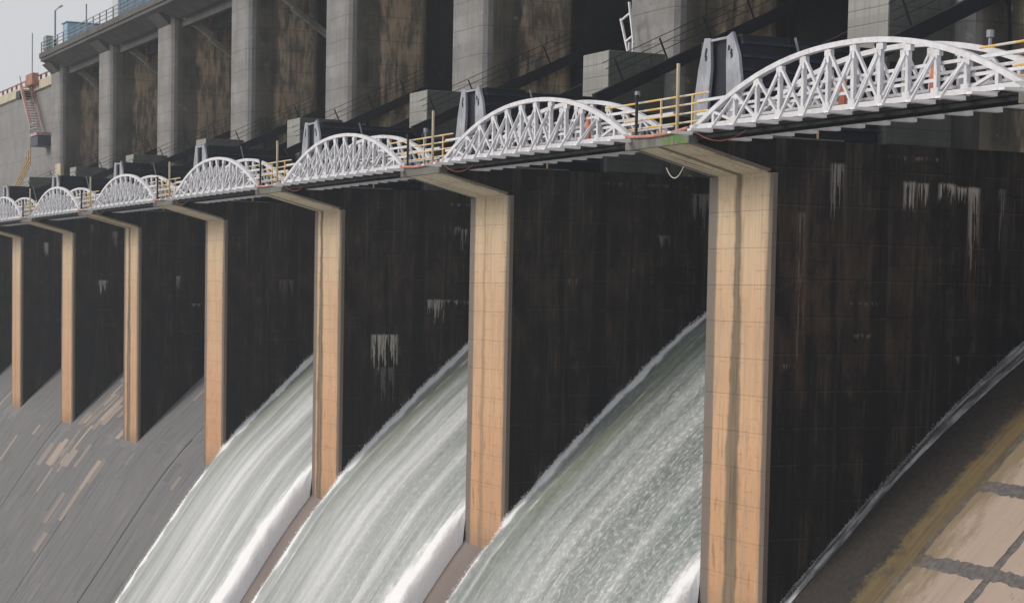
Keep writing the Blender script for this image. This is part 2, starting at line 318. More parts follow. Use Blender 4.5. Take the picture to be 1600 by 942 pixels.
def make_stripe():
    g = NG('yellow_white_rail', .5, .4)
    f = g.m_('FRACT', g.m_('DIVIDE', g.x, 1.5)); g.color(g.mix(g.step(f, .49, .51), (.72, .46, .14), (.62, .58, .50))); return g.m
M['stripe'] = make_stripe()
def make_moss():
    g = NG('cap_concrete_mossy', .9, .2)
    n = g.noise((2, 2, 3), 1.5, 5); st = g.noise((4, 4, .3), 1, 5)
    c = g.mix(g.step(st, .4, .7), (.21, .205, .19), (.12, .115, .10))
    mm = g.mul(g.mul(g.box(g.x, -1.6, -.1, .25), g.step(n, .42, .56)), 1.0)
    g.color(g.mix(g.mul(mm, .85), c, (.10, .22, .035))); g.bump(n, .3, .03); return g.m
M['moss'] = make_moss()

# ------------------------------------------------------------ mesh helpers
class MB:
    def __init__(s): s.v = []; s.f = []; s.mi = []
    def box(s, x0, x1, y0, y1, z0, z1, mi=0):
        b = len(s.v); s.v += [(x0,y0,z0),(x1,y0,z0),(x1,y1,z0),(x0,y1,z0),(x0,y0,z1),(x1,y0,z1),(x1,y1,z1),(x0,y1,z1)]
        s.f += [tuple(b+i for i in q) for q in ((0,3,2,1),(4,5,6,7),(0,1,5,4),(1,2,6,5),(2,3,7,6),(3,0,4,7))]; s.mi += [mi]*6; return s
    def bar(s, p, q, w, h=None, up=(0, 0, 1), mi=0):
        p = Vector(p); q = Vector(q); d = (q-p).normalized(); u = Vector(up)
        if abs(d.dot(u)) > .98: u = Vector((0, 1, 0))
        a = d.cross(u).normalized(); c = a.cross(d).normalized(); h = h or w; b = len(s.v)
        for e in (p, q):
            for sx, sz in ((-1,-1),(1,-1),(1,1),(-1,1)): s.v.append(tuple(e+a*sx*w/2+c*sz*h/2))
        s.f += [tuple(b+i for i in k) for k in ((0,1,2,3),(7,6,5,4),(0,4,5,1),(1,5,6,2),(2,6,7,3),(3,7,4,0))]; s.mi += [mi]*6; return s
    def prism(s, poly, axis, a, b_, mi=0, mis=None):
        b = len(s.v); n = len(poly)
        for t in (a, b_):
            for (p, q) in poly: s.v.append((t,p,q) if axis == 'x' else (p,t,q) if axis == 'y' else (p,q,t))
        s.f.append(tuple(b+i for i in range(n))); s.mi.append(mi)
        s.f.append(tuple(b+n+i for i in reversed(range(n)))); s.mi.append(mi)
        for i in range(n):
            j = (i+1) % n; s.f.append((b+i, b+n+i, b+n+j, b+j)); s.mi.append(mis[i] if mis else mi)
        return s
    def tube(s, pts, r, n=6, mi=0):
        pts = [Vector(p) for p in pts]; b = len(s.v)
        for i, p in enumerate(pts):
            d = (pts[min(i+1, len(pts)-1)]-pts[max(i-1, 0)]).normalized(); u = Vector((0,0,1)) if abs(d.z) < .9 else Vector((1,0,0))
            a = d.cross(u).normalized(); c = a.cross(d)
            for k in range(n):
                t = 2*math.pi*k/n; s.v.append(tuple(p+a*r*math.cos(t)+c*r*math.sin(t)))
        for i in range(len(pts)-1):
            for k in range(n):
                k2 = (k+1) % n; s.f.append((b+i*n+k, b+i*n+k2, b+(i+1)*n+k2, b+(i+1)*n+k)); s.mi.append(mi)
        s.f.append(tuple(b+k for k in reversed(range(n)))); s.f.append(tuple(b+(len(pts)-1)*n+k for k in range(n))); s.mi += [mi, mi]; return s
    def mesh(s, name, mats, bevel=0):
        me = bpy.data.meshes.new(name); me.from_pydata(s.v, [], s.f)
        for m in (mats if isinstance(mats, list) else [mats]): me.materials.append(m)
        me.polygons.foreach_set('material_index', s.mi)
        bm = bmesh.new(); bm.from_mesh(me); bmesh.ops.recalc_face_normals(bm, faces=bm.faces)
        if bevel: bmesh.ops.bevel(bm, geom=[e for e in bm.edges if e.is_manifold and e.calc_face_angle(0) > .5], offset=bevel, segments=1, affect='EDGES')
        bm.to_mesh(me); bm.free(); return me
def obj(name, me, parent=None, loc=(0, 0, 0)):
    o = bpy.data.objects.new(name, me); COL.objects.link(o); o.location = loc
    if parent: o.parent = parent
    return o
def tag(o, label=None, cat=None, group=None, kind=None):
    if label: o['label'] = label
    if cat: o['category'] = cat
    if group: o['group'] = group
    if kind: o['kind'] = kind
    return o
def root(name, loc, label, cat, group=None): return tag(obj(name, None, None, loc), label, cat, group)

ORD = ['nearest', 'second', 'third', 'fourth', 'fifth', 'sixth', 'seventh', 'eighth']
def nth(n, thing='', frm='right'):
    return ('rightmost' if n == 0 else ORD[n]+' from the right')

S = 20.0; W = 3.92

# ------------------------------------------------------------ spillway profile
KY = [30, 20, 17, 14, 11, 8.2, 4.2, 1, 0, -2, -4, -6, -20, -24]
KZ = [0.9, 0.95, 1.0, .4, -1.35, -3.45, -7.05, -10.15, -11.15, -13.8, -16.8, -19.75, -40.4, -46.3]
def bz_raw(y):
    if y >= KY[0]: return KZ[0]
    for i in range(len(KY)-1):
        if KY[i] >= y >= KY[i+1]:
            t = (KY[i]-y)/(KY[i]-KY[i+1]); return KZ[i]+(KZ[i+1]-KZ[i])*t
    return KZ[-1]+(y-KY[-1])*1.475
def bz(y): return sum(bz_raw(y+d)*w_ for d, w_ in ((-.9, .15), (-.45, .2), (0, .3), (.45, .2), (.9, .15)))
PR = []; y = 22.0; s_ = 0
while y > -32.01:
    PR.append((y, bz(y))); y -= .25
ARC = [0]
for i in range(1, len(PR)): ARC.append(ARC[-1]+math.hypot(PR[i][0]-PR[i-1][0], PR[i][1]-PR[i-1][1]))
def arc_at(y):
    i = min(max((22.0-y)/.25, 0), len(PR)-1.001); k = int(i); return ARC[k]+(ARC[k+1]-ARC[k])*(i-k)
S0 = arc_at(10.0)
def grid(name, xs, ys, fz, mat, foamf=None, x_off=0.0, loc=(0, 0, 0), close=None):
    vs = []; fl = []; fo = []
    for j, yy in enumerate(ys):
        for i, xx in enumerate(xs(yy) if callable(xs) else xs):
            p = fz(xx, yy); vs.append(p); fl.append((p[0]-x_off, arc_at(yy)-S0, 0)); fo.append(foamf(xx, yy) if foamf else 0)
    nx = len(xs(ys[0]) if callable(xs) else xs)
    fs = [(j*nx+i, j*nx+i+1, (j+1)*nx+i+1, (j+1)*nx+i) for j in range(len(ys)-1) for i in range(nx-1)]
    me = bpy.data.meshes.new(name); me.from_pydata(vs, [], fs); me.materials.append(mat)
    a = me.attributes.new('flow', 'FLOAT_VECTOR', 'POINT'); a.data.foreach_set('vector', [c for v in fl for c in v])
    if foamf: a = me.attributes.new('foam', 'FLOAT', 'POINT'); a.data.foreach_set('value', fo)
    me.polygons.foreach_set('use_smooth', [True]*len(fs)); me.update()
    return obj(name, me, None, loc)

ys = [p[0] for p in PR]
bed = grid('spillway', [-144.0+2.0*k for k in range(0, 103)], ys, lambda x, y_: (x, y_, bz(y_)), M['bed'])
tag(bed, 'curved concrete spillway surface falling between and below the piers', None, None, 'structure')

def slab(x0, x1, y0, y1, h, mat, parent, strong=0.0, ny=None, inset=0.0):
    """one thin cast slab lying on the spillway, following its curve"""
    ny = ny or max(1, int(round((y0-y1)/.9))); vs = []; fl = []
    yy = [y0+(y1-y0)*k/ny for k in range(ny+1)]
    for lvl in (h, -.05):
        for y_ in yy:
            for x in (x0, x1):
                vs.append((x, y_-0.0, bz(y_)+lvl)); fl.append((x, arc_at(y_)-S0, 0))
    n = ny+1; fs = []
    for k in range(ny):
        a = 2*k; fs.append((a, a+1, a+3, a+2)); b = 2*n+a
        fs.append((a, a+2, b+2, b)); fs.append((a+1, b+1, b+3, a+3))
    fs.append((0, 2*n, 2*n+1, 1)); e = 2*ny; fs.append((e, e+1, 2*n+e+1, 2*n+e))
    me = bpy.data.meshes.new('slab'); me.from_pydata(vs, [], fs); me.materials.append(mat)
    a = me.attributes.new('flow', 'FLOAT_VECTOR', 'POINT'); a.data.foreach_set('vector', [c for v in fl for c in v]); me.update()
    o = obj('slab', me, parent); o.color = (strong, 0, 0, 1); return o

# big tan slabs of the bay right of the nearest pier, with worn uneven edges
def worn_slab(x0, x1, y0, y1, parent, seed):
    nx, ny = 24, 14; vs, fl, fs = [], [], []
    def P(u, v, lvl):
        x = x0+(x1-x0)*u; y_ = y0+(y1-y0)*v
        jx = .05*mn.noise(Vector((y_*2.1, seed, 0)))+.05*mn.noise(Vector((y_*7, seed, 3)))-.06*max(0, mn.noise(Vector((y_*1.1, seed, 9))))
        jy = .05*mn.noise(Vector((x*1.3, seed, 5)))+.07*mn.noise(Vector((x*9, seed, 6)))
        x += jx*(1 if u == 0 else -1 if u == 1 else 0); y_ += jy*(1 if v == 0 else -1 if v == 1 else 0)
        return (x, y_, bz(y_)+lvl)
    for v in range(ny+1):
        for u in range(nx+1): p = P(u/nx, v/ny, .03); vs.append(p); fl.append((p[0], arc_at(p[1])-S0, 0))
    for v in range(ny):
        for u in range(nx): a = v*(nx+1)+u; fs.append((a, a+1, a+nx+2, a+nx+1))
    ring = [u for u in range(nx+1)]+[v*(nx+1)+nx for v in range(1, ny+1)]+[ny*(nx+1)+u for u in range(nx-1, -1, -1)]+[v*(nx+1) for v in range(ny-1, 0, -1)]
    b = len(vs)
    for r_ in ring: x, y_, z = vs[r_]; vs.append((x, y_, z-.09)); fl.append(fl[r_])
    for k in range(len(ring)): k2 = (k+1) % len(ring); fs.append((ring[k2], ring[k], b+k, b+k2))
    me = bpy.data.meshes.new('slab'); me.from_pydata(vs, [], fs); me.materials.append(M['slab_tan'])
    a = me.attributes.new('flow', 'FLOAT_VECTOR', 'POINT'); a.data.foreach_set('vector', [c for v in fl for c in v]); me.update()
    o = obj('slab', me, parent); o.color = (0, 0, 0, 1)
sd_ = 0
for cx0, cx1 in ((4.75, 8.05), (8.42, 11.8), (12.15, 15.6)):
    for y0, y1 in ((15.2, 13.2), (12.85, 10.75), (10.4, 8.15), (7.85, 5.55), (5.15, 3.08), (2.68, .65), (.25, -1.6), (-2.0, -3.9), (-4.3, -6.3)):
        sd_ += 3.7; worn_slab(cx0, cx1, y0, y1, bed, sd_)
# narrow grey slabs of the dry bays and of the chute below them
cand = []
x = -143.9
while x < -60.6:
    wd = random.choice((.62, .8, .95, 1.15, 1.4)); y_ = 6.5-random.uniform(0, 2)
    while y_ > -16:
        ln = random.choice((1.0, 1.5, 2.0, 2.4)); y1 = y_-ln*.62
        inbay = ((-x) % 20) > W+.1 or y_ < 0
        xn = ((-(x+wd)) % 20)
        if inbay and (y_ < -.2 or (xn > W+.1 and ((-x) % 20) > W)) and abs(x+wd/2+69.5) > wd/2+.1 and abs(x+wd/2+103.4) > wd/2+.1: cand.append((x, x+wd, y_, y1))
        y_ = y1-.0
    x += wd
random.shuffle(cand)
def vis(c): return -130 < c[0] and c[2] > -10.5
pal = [c for c in cand if vis(c)]
def pale(c):
    x, _, y_, _ = c
    p = .018
    if -97 < x < -84 and y_ > -5: p = .10
    if -100 < x < -90.5 and y_ > -1.5: p = .55
    return random.random() < p
pieces, rest = [], []; rs = random.Random(5)
for c in pal:
    st = pale(c); (pieces if (st or random.random() < .12) and len(pieces) < 265 else rest).append((c, rs.choice((.35, .5, .6, .75, .95)) if st else 0.0))
g_ = .012
for c, st in pieces: slab(c[0]+g_, c[1]-g_, c[2]-g_, c[3]+g_, random.uniform(.012, .04) if not st else .045, M['slab_grey'], bed, st)
# the remaining joints: one joined part of thin slabs
vs, fs, fl = [], [], []
for c in [r[0] for r in rest]+[c for c in cand if not vis(c)]:
    h = random.uniform(.008, .03); b = len(vs)
    for y_ in (c[2]-g_, (c[2]+c[3])/2, c[3]+g_):
        for xx in (c[0]+g_, c[1]-g_): vs.append((xx, y_, bz(y_)+h)); fl.append((xx+random.uniform(0, 0), arc_at(y_)-S0, 0))
    for y_ in (c[2]-g_, (c[2]+c[3])/2, c[3]+g_):
        for xx in (c[0]+g_, c[1]-g_): vs.append((xx, y_, bz(y_)-.05)); fl.append((xx, arc_at(y_)-S0, 0))
    fs += [(b, b+1, b+3, b+2), (b+2, b+3, b+5, b+4), (b, b+2, b+8, b+6), (b+2, b+4, b+10, b+8), (b+1, b+7, b+9, b+3), (b+3, b+9, b+11, b+5), (b, b+6, b+7, b+1), (b+4, b+5, b+11, b+10)]
me = bpy.data.meshes.new('slab_field'); me.from_pydata(vs, [], fs); me.materials.append(M['slab_grey'])
a = me.attributes.new('flow', 'FLOAT_VECTOR', 'POINT'); a.data.foreach_set('vector', [c for v in fl for c in v]); me.update()
sf = tag(obj('slab_field', me, bed), None, None, None, 'stuff'); sf.color = (0, 0, 0, 1)
# open joints running down the chute
for xg, y0, y1 in ((-69.5, 1.0, -14.0), (-103.4, 0.0, -9.0), (-84.5, -4, -13)):
    gm = MB(); yy = y0
    while yy > y1: w_ = .035+.05*max(0, mn.noise(Vector((yy*.35, xg, 0)))+.35); gm.bar((xg, yy, bz(yy)+.02), (xg, yy-.5, bz(yy-.5)+.02), w_, .04); yy -= .5
    tag(obj('joint_seal', gm.mesh('joint_seal', M['steel']), bed))

river = MB().box(-415, 105, -255, -26, -49.0, -48.0); tag(obj('river', river.mesh('river', plain('river_water', (.22, .24, .22), .3, .2))), 'grey green river below the dam', None, None, 'structure')

# ------------------------------------------------------------ pier
zs = [4.15-1.25*k for k in range(0, 15)]
plan = [(-W, .30), (-W, .07), (-3.30, 0), (-.26, 0), (0, .12), (0, .30)]
def block_mesh(z1, z0):
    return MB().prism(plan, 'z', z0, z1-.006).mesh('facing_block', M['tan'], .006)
BLK = []
for k in range(len(zs)-1):
    if k == 0:      # top block is cut to the slope of the corbel
        m = MB().prism(plan, 'z', zs[1], zs[0]-.006)
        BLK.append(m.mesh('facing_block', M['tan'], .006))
    else: BLK.append(block_mesh(zs[k], zs[k+1]))
SIDE = [(.30, -15.5), (20, -15.5), (20, 5.28), (-2.98, 5.28), (-2.98, 4.985), (.30, 4.165)]
def body_mesh(fm): return MB().prism(SIDE, 'x', -W+.02, -.02).mesh('body', fm)
# corbel soffit: the nose section swept outward and upward
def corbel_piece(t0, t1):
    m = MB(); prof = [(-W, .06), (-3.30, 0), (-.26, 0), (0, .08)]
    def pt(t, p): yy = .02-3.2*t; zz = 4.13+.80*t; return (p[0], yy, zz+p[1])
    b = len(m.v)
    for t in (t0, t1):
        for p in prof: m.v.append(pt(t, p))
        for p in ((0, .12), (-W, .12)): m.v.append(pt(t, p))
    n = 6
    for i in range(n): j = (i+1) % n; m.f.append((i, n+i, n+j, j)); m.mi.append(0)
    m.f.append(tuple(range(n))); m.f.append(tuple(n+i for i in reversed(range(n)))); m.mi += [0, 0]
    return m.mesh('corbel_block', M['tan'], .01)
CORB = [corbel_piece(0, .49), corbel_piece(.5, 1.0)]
CAP = MB().box(-W-.15, .12, -3.28, -2.9, 4.93, 5.34).box(-W+.1, -.1, -2.9, 3.0, 5.285, 5.34)
cap_me = CAP.mesh('cap', M['cap'], .02); cap_moss = CAP.mesh('cap', M['moss'], .02)
fl_me = [body_mesh(m) for m in M['flank']]; far_me = [body_mesh(m) for m in M['flank_far']]
PIER_LAB = ['nearest pier, broad tan nose with dark run-off lane and mossy cap',
            'second pier from the right, pale tan streaked nose between two torrents',
            'third pier from the right, tan nose with a brown stripe, between two torrents',
            'fourth pier from the right, plain tan nose beside the farthest torrent',
            'fifth pier from the right, slim tan nose split by a dark brown stripe',
            'sixth pier from the right, plain orange tan nose on the dry chute',
            'seventh pier from the right, narrow pale nose near the left picture edge',
            'eighth and farthest pier, at the very left edge of the picture']
LANE = {0: (1, .47, .27), 1: (.5, .55, .14), 2: (1, .66, .27), 3: (.25, .8, .08), 4: (1, .55, .34), 5: (.2, .3, .1), 6: (.35, .5, .2), 7: (.3, .6, .1), -1: (.5, .5, .2)}
for n in range(-1, 8):
    lab = PIER_LAB[n] if n >= 0 else 'pier beyond the right picture edge carrying the near footbridge end'
    r = root('pier', (-S*n, 0, 0), lab, 'pier', 'spillway piers with tan noses')
    obj('body', fl_me[n] if 0 <= n <= 3 else far_me[(n-4) % 4], r)
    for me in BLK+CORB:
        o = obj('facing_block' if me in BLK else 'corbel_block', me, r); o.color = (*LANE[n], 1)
    c_ = obj('cap', cap_moss if n == 0 else cap_me, r)

# ------------------------------------------------------------ tall pillars behind
def pillar_mesh():
    # front face (material 0) with chamfer, flanks (material 1) with a recessed gate slot
    pl = [(-3.99, 8.15), (-3.84, 8.0), (-.55, 8.0), (-.2, 8.10), (.0, 8.32), (.04, 8.6), (.04, 13.3), (-.45, 13.3), (-.45, 14.4), (.04, 14.4), (.04, 18.4), (-3.99, 18.4), (-3.99, 14.4), (-3.5, 14.4), (-3.5, 13.3), (-3.99, 13.3)]
    mis = [0]*5+[1]*11
    return MB().prism(pl, 'z', 5.28, 22.2, 1, mis).mesh('pillar', [M['grey'], M['pillar_side']])
PM = pillar_mesh()
CORN = MB().prism([(7.0, 22.2), (8.0, 21.3), (8.0, 22.2)], 'x', -3.6, -.35).mesh('bracket', M['deck'])
for n in range(0, 8):
    pos = ['behind the nearest white arch at the top right', 'behind the pale block above the second arch, with a white ladder frame', 'rising above the third dark steel box, beside orange stains', 'above the fourth dark steel box from the right, with a pale scar',
           'left of the greenish flank with white streaks', 'left of the first long sloping strut, reaching up to the deck', 'second from the left, brightly stained under the deck', 'leftmost, at the end of the spillway beside the pale dam wall'][n]
    r = root('pillar', (-S*n, 0, 0), 'tall grey concrete pillar '+pos, 'pillar', 'tall concrete pillars holding up the road deck')
    a = obj('shaft', PM, r); a.color = (0, (n*.137) % 1, 0, 1)
    obj('bracket', CORN, r)
# sloping concrete struts on the pillar flanks
strut = MB().bar((1.0, 8.3, 22.3), (1.0, 11.2, 20.4), .5, .55).bar((1.0, 11.0, 20.25), (1.0, 17.8, 15.8), .4, .42)
STM = strut.mesh('sloping_strut', M['strut'], .02)
for n in range(4, 8):
    tag(obj('sloping_strut', STM, None, (-S*n, 0, 0)), 'pale sloping concrete strut under the deck, '+['', '', '', '', 'cut off by the top picture edge', 'beside the third tall pillar from the left', 'beside the second tall pillar from the left', 'beside the leftmost tall pillar'][n], 'strut', 'sloping struts below the road deck')

# ------------------------------------------------------------ concrete blocks on the piers (trunnion blocks)
cbm = MB()
cbm.box(-3.14, -.72, 5.15, 8.02, 5.34, 10.7)
cb = cbm.mesh('concrete_block', [M['block'], M['block_shade']], .04)
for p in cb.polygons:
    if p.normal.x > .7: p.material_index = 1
BL = ['huge pale grey block above the nearest white arch, top out of the picture', 'pale grey cube in front of the pillar, left of the nearest pair of white plates', 'pale block left of the second pair of white plates', 'small pale block beside the third pair of white plates',
      'grey block mostly hidden behind the fourth pale gantry frame', 'small grey block above the fifth dark box', 'small grey block above the sixth dark box', 'small grey block at the foot of the far dam wall']
for n in range(0, 8):
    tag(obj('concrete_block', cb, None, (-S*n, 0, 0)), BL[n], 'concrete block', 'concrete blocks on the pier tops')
lad = root('ladder_frame', (0, 0, 0), 'white steel ladder frame leaning beside a tall grey pillar above the pale cube', 'ladder')
P_ = lambda a, z: (-23.6+a, 7.3, z)
for a, b in (((.0, 12.55), (.85, 10.72)), ((.75, 13.2), (1.25, 11.3))):
    obj('rail', MB().bar(P_(*a), P_(*b), .09).mesh('rail', M['white']), lad)
for a, b in (((.0, 12.45), (.85, 12.7)), ((.5, 11.45), (1.15, 11.65)), ((1.2, 11.6), (1.2, 10.72)), ((.85, 11.4), (.85, 10.72))):
    obj('rung', MB().bar(P_(*a), P_(*b), .08).mesh('rung', M['white']), lad)

# ------------------------------------------------------------ dark steel boxes with pale end plates
bodym = MB().box(-3.35, -.75, -.78, 1.15, 5.345, 8.72).box(-3.3, -.80, 1.18, 4.9, 5.345, 8.62).mesh('body', M['steel'], .03)
ribm = MB().box(-.75, -.66, -.78, 1.15, 0, .10).box(-.80, -.71, 1.18, 4.9, 0, .10).mesh('rib', M['ribs'])
brace = MB().bar((-.62, 1.25, 8.72), (-.5, 1.6, 7.2), .07).mesh('brace', M['plate'])
pl1 = MB().prism([(-3.66, 5.345), (-2.62, 5.345), (-2.34, 7.78), (-2.42, 8.74), (-2.80, 8.78), (-3.16, 7.75)], 'y', -.98, -.86).mesh('end_plate', M['plate'], .01)
pl2 = MB().prism([(-1.25, 5.345), (-.22, 5.345), (-.43, 7.1), (-.63, 8.03), (-1.04, 8.82), (-1.38, 8.70), (-1.40, 7.9)], 'y', -.98, -.86).mesh('end_plate', M['plate'], .01)
tie = MB().bar((-2.6, -.92, 8.66), (-1.2, -.92, 8.66), .08).mesh('tie_bar', M['plate'])
# loose dark stains on the tops of the plates
sta = MB()
for (x0, z0) in ((-2.62, 8.35), (-1.15, 8.3)):
    for k in range(3):
        a = x0+random.uniform(-.12, .12); z = z0-k*.13; sta.prism([(a-.05, z-.1), (a+.06, z-.08), (a+.09, z+.05), (a-.02, z+.1)], 'y', -.99, -.981)
stm = sta.mesh('peeling_patch', M['steel'])
XL = ['largest dark ribbed steel box with two tall pale plates, left of the nearest white arch', 'dark ribbed steel box with two pale plates, above the left end of the second arch', 'dark ribbed steel box with pale plates, above the third arch',
      'dark ribbed steel box with a pale frame, above the fourth arch', 'small dark ribbed box, above the fifth arch', 'small dark ribbed box, above the sixth arch', 'small dark ribbed box at the left picture edge', 'tiny dark ribbed box beyond the left picture edge']
for n in range(0, 8):
    r = root('steel_box', (-S*n, 0, 0), XL[n], 'steel box', 'dark steel boxes on the pier tops')
    obj('body', bodym, r)
    for k in range(7 if n < 3 else 5): obj('rib', ribm, r, (0, 0, 5.75+k*(.44 if n < 3 else .6)))
    for m in (pl1, pl2): obj('end_plate', m, r)
    obj('tie_bar', tie, r); obj('brace', brace, r)
    if n < 3: tag(obj('peeling_patch', stm, r), None, None, None, 'stuff')

# ------------------------------------------------------------ radial gates: arms with handrails, skin plate
T = Vector((0, 3.85, 8.35)); D = Vector((0, math.cos(R(25.3)), math.sin(R(25.3)))); Nn = Vector((0, -D.z, D.y))
def gate_arm(x):
    return MB().bar(T+Vector((x, 0, 0)), T+D*15.6+Vector((x, 0, 0)), .34, .52).bar(T+Vector((x, .3, -.6)), T+Vector((x, 15.2, -1.2)), .34, .5).mesh('arm', M['steel2'])
armm = {x: gate_arm(x) for x in (.55, 15.45)}
postm = MB().bar((0, 0, 0), tuple(Nn*1.25), .06).mesh('handrail_post', M['black'])
def rail_m(h): return MB().bar(T+Nn*h+D*1.0, T+Nn*h+D*14.5, .028).mesh('handrail', M['steel'])
railm = [rail_m(.7), rail_m(1.0), rail_m(1.3)]
sk = MB()
for k in range(12):
    a0, a1 = R(-8+k*3.5), R(-4.5+k*3.5)
    q = [(T.y+15.6*math.cos(a0), T.z+15.6*math.sin(a0)), (T.y+15.9*math.cos(a0), T.z+15.9*math.sin(a0)), (T.y+15.9*math.cos(a1), T.z+15.9*math.sin(a1)), (T.y+15.6*math.cos(a1), T.z+15.6*math.sin(a1))]
    sk.prism(q, 'x', .5, 15.5)
skm = sk.mesh('skin_plate', M['steel2'])
girm = MB().box(.6, 15.4, -.25, .25, -.3, .3).mesh('girder', M['steel2'])
strm = MB().bar((.55, 9.2, 10.85), (.55, 9.4, 8.1), .16).bar((.55, 13.5, 12.9), (.55, 13.8, 7.6), .16).mesh('web', M['steel2'])
for b in range(-1, 7):
    x0 = -S*(b+1)
    lab = 'dark sloping gate arms with thin handrail '+('at the top right picture corner' if b == -1 else 'rising beside the %s tall pillar from the right' % (''+['second', 'third', 'fourth', 'fifth', 'sixth', 'seventh', 'eighth'][b]))
    r = root('radial_gate', (x0, 0, 0), lab, 'gate', 'radial gates between the pillars')
    for m in armm.values(): obj('arm', m, r)
    obj('skin_plate', skm, r); obj('web', strm, r)
    for dy in (): obj('girder', girm, r, tuple(Vector((0, 0, 0))+Vector((0, T.y+D.y*(dy+4.6), T.z+D.z*(dy+4.6)-.45))))
    for k in range(6): obj('handrail_post', postm, r, tuple(T+D*(1.6+2.45*k)+Vector((.5, 0, 0))))
    for m in railm: obj('handrail', m, r, (.5, 0, 0))

# ------------------------------------------------------------ white arched footbridges
X0, L, NP = .30, 16.0, 13
def az(x): u = (x-X0-L/2)/(L/2); return 5.40+1.93*(1-abs(u)**2.15)
nodes = [X0+L*k/NP for k in range(NP+1)]
def chord(yy):
    m = MB(); st = 26; pts = [(X0+L*k/st, yy, az(X0+L*k/st)-.08) for k in range(st+1)]
    for a, b in zip(pts, pts[1:]): m.bar(a, b, .20, .15)
    return m.mesh('top_chord', M['white'])
def lower(yy): return MB().box(X0-.1, X0+L+.1, yy-.1, yy+.1, 5.345, 5.50).mesh('bottom_chord', M['white'])
FY, RY = -3.2, -1.45
def post_m(k, yy):
    x = nodes[k]; h = az(x)-.1; m = MB().box(x-.065, x+.065, yy-.06, yy+.06, 5.49, h)
    if h > 6.3: m.box(x-.15, x+.15, yy-.066, yy+.066, h-.26, h-.08)
    if h > 5.9: m.box(x-.16, x+.16, yy-.075, yy+.075, 5.49, 5.62)
    return m.mesh('post', M['white'])
def diag_m(k, yy, rise):
    a, b = nodes[k], nodes[k+1]; za, zb_ = az(a)-.14, az(b)-.14
    p, q = ((a, yy+.03, 5.47), (b, yy+.03, zb_)) if rise else ((a, yy-.03, za), (b, yy-.03, 5.47))
    return MB().bar(p, q, .085, .085, up=(0, 1, 0)).mesh('diagonal', M['white'])
def hand(yy, z): return MB().bar((X0, yy, z), (X0+L, yy, z), .06, .09).mesh('handrail', M['white'])
beam_f = MB().prism([(-4.12, 5.20), (-3.30, 5.18), (-3.30, 5.30), (-4.12, 5.26)], 'x', -.11, .11).mesh('outrigger', M['beam'])
beam_r = MB().prism([(-1.92, 5.09), (-1.05, 5.09), (-1.05, 5.26), (-1.92, 5.22)], 'x', -.12, .12).mesh('outrigger', M['beam'])
def prop(k, s): # raking prop from the outrigger end to the arch
    x = nodes[k]; h = az(x); zt = 5.4+(h-5.4)*.72
    return MB().bar((x+.02, -4.05 if s else -1.08, 5.22), (x+.02, FY-.12 if s else RY+.12, zt), .055, .07).mesh('raking_prop', M['white'])
deckm = MB().box(X0-.2, X0+L+.2, -3.14, -1.95, 5.20, 5.30).mesh('walkway', M['underdeck'])
sofm = MB().box(X0, X0+L, -3.35, -1.75, 4.86, 5.09)
for k in range(NP+1): pass
parts = []
for yy in (FY, RY):
    parts.append(('top_chord', chord(yy))); parts.append(('bottom_chord', lower(yy)))
    for k in range(1, NP): parts.append(('post', post_m(k, yy)))
    for k in range(NP):
        if 0 < k: parts.append(('diagonal', diag_m(k, yy, False)) if k < NP-1 and (k < 8 or yy == RY) else ('diagonal', diag_m(k, yy, True)))
        if k < 8 and k < NP-1: parts.append(('diagonal', diag_m(k, yy, True)))
    for z in (5.85, 6.28): parts.append(('handrail', hand(yy+(.13 if yy == FY else -.13), z)))
for s in (True, False):
    for k in range(2, NP-1): parts.append(('raking_prop', prop(k, s)))
parts.append(('walkway', deckm))
grd = MB().box(X0, X0+L, -3.05, -2.95, 5.06, 5.195).box(X0, X0+L, -2.12, -2.02, 5.10, 5.195)
parts.append(('girder', grd.mesh('girder', M['underdeck'])))
def join_parts(names, name):
    """one mesh out of several part meshes (far bridges, too small to show their members)"""
    bm = bmesh.new()
    for nm, me in parts:
        if nm in names: bm.from_mesh(me)
    me = bpy.data.meshes.new(name); bm.to_mesh(me); bm.free(); me.materials.append(M['white']); return me
far_lattice = join_parts(('post', 'diagonal', 'raking_prop'), 'lattice')
AL = ['largest white arched footbridge, cut by the right picture edge', 'second white arched footbridge from the right, with the whole arch in view', 'third white arched footbridge, above the middle torrent', 'fourth white arched footbridge from the right',
      'fifth white arched footbridge from the right', 'sixth white arched footbridge from the right', 'seventh white arched footbridge, tiny, near the left picture edge', 'leftmost white arched footbridge, cut by the picture edge']
for n in range(0, 8):
    r = root('arched_footbridge', (-S*n, 0, 0), AL[n], 'footbridge', 'white arched footbridges joining the piers')
    for nm, me in parts:
        if n >= 3 and nm in ('post', 'diagonal', 'raking_prop'): continue
        obj(nm, me, r)
    if n >= 3: tag(obj('lattice', far_lattice, r), None, None, None, 'stuff')
    for k in range(NP+1):
        for m in (beam_f, beam_r): obj('outrigger', m, r, (nodes[k], 0, 0))
    # salmon painted uprights that stand among the white members
orm = MB().prism([(-.16, 5.5), (.16, 5.5), (.12, 6.2), (.05, 6.62), (-.05, 6.62), (-.12, 6.2)], 'y', -2.25, -2.13).mesh('hazard_marker', M['orange'], .01)
for n in (0, 1):
    for xx, wd in ((7.0, 'left'), (11.2, 'right')):
        tag(obj('hazard_marker', orm, None, (-S*n+xx, 0, -.05)), 'salmon orange upright marker on the %s white footbridge, the %s of its two' % (['nearest', 'second'][n], wd), 'marker', 'orange markers on the footbridges')

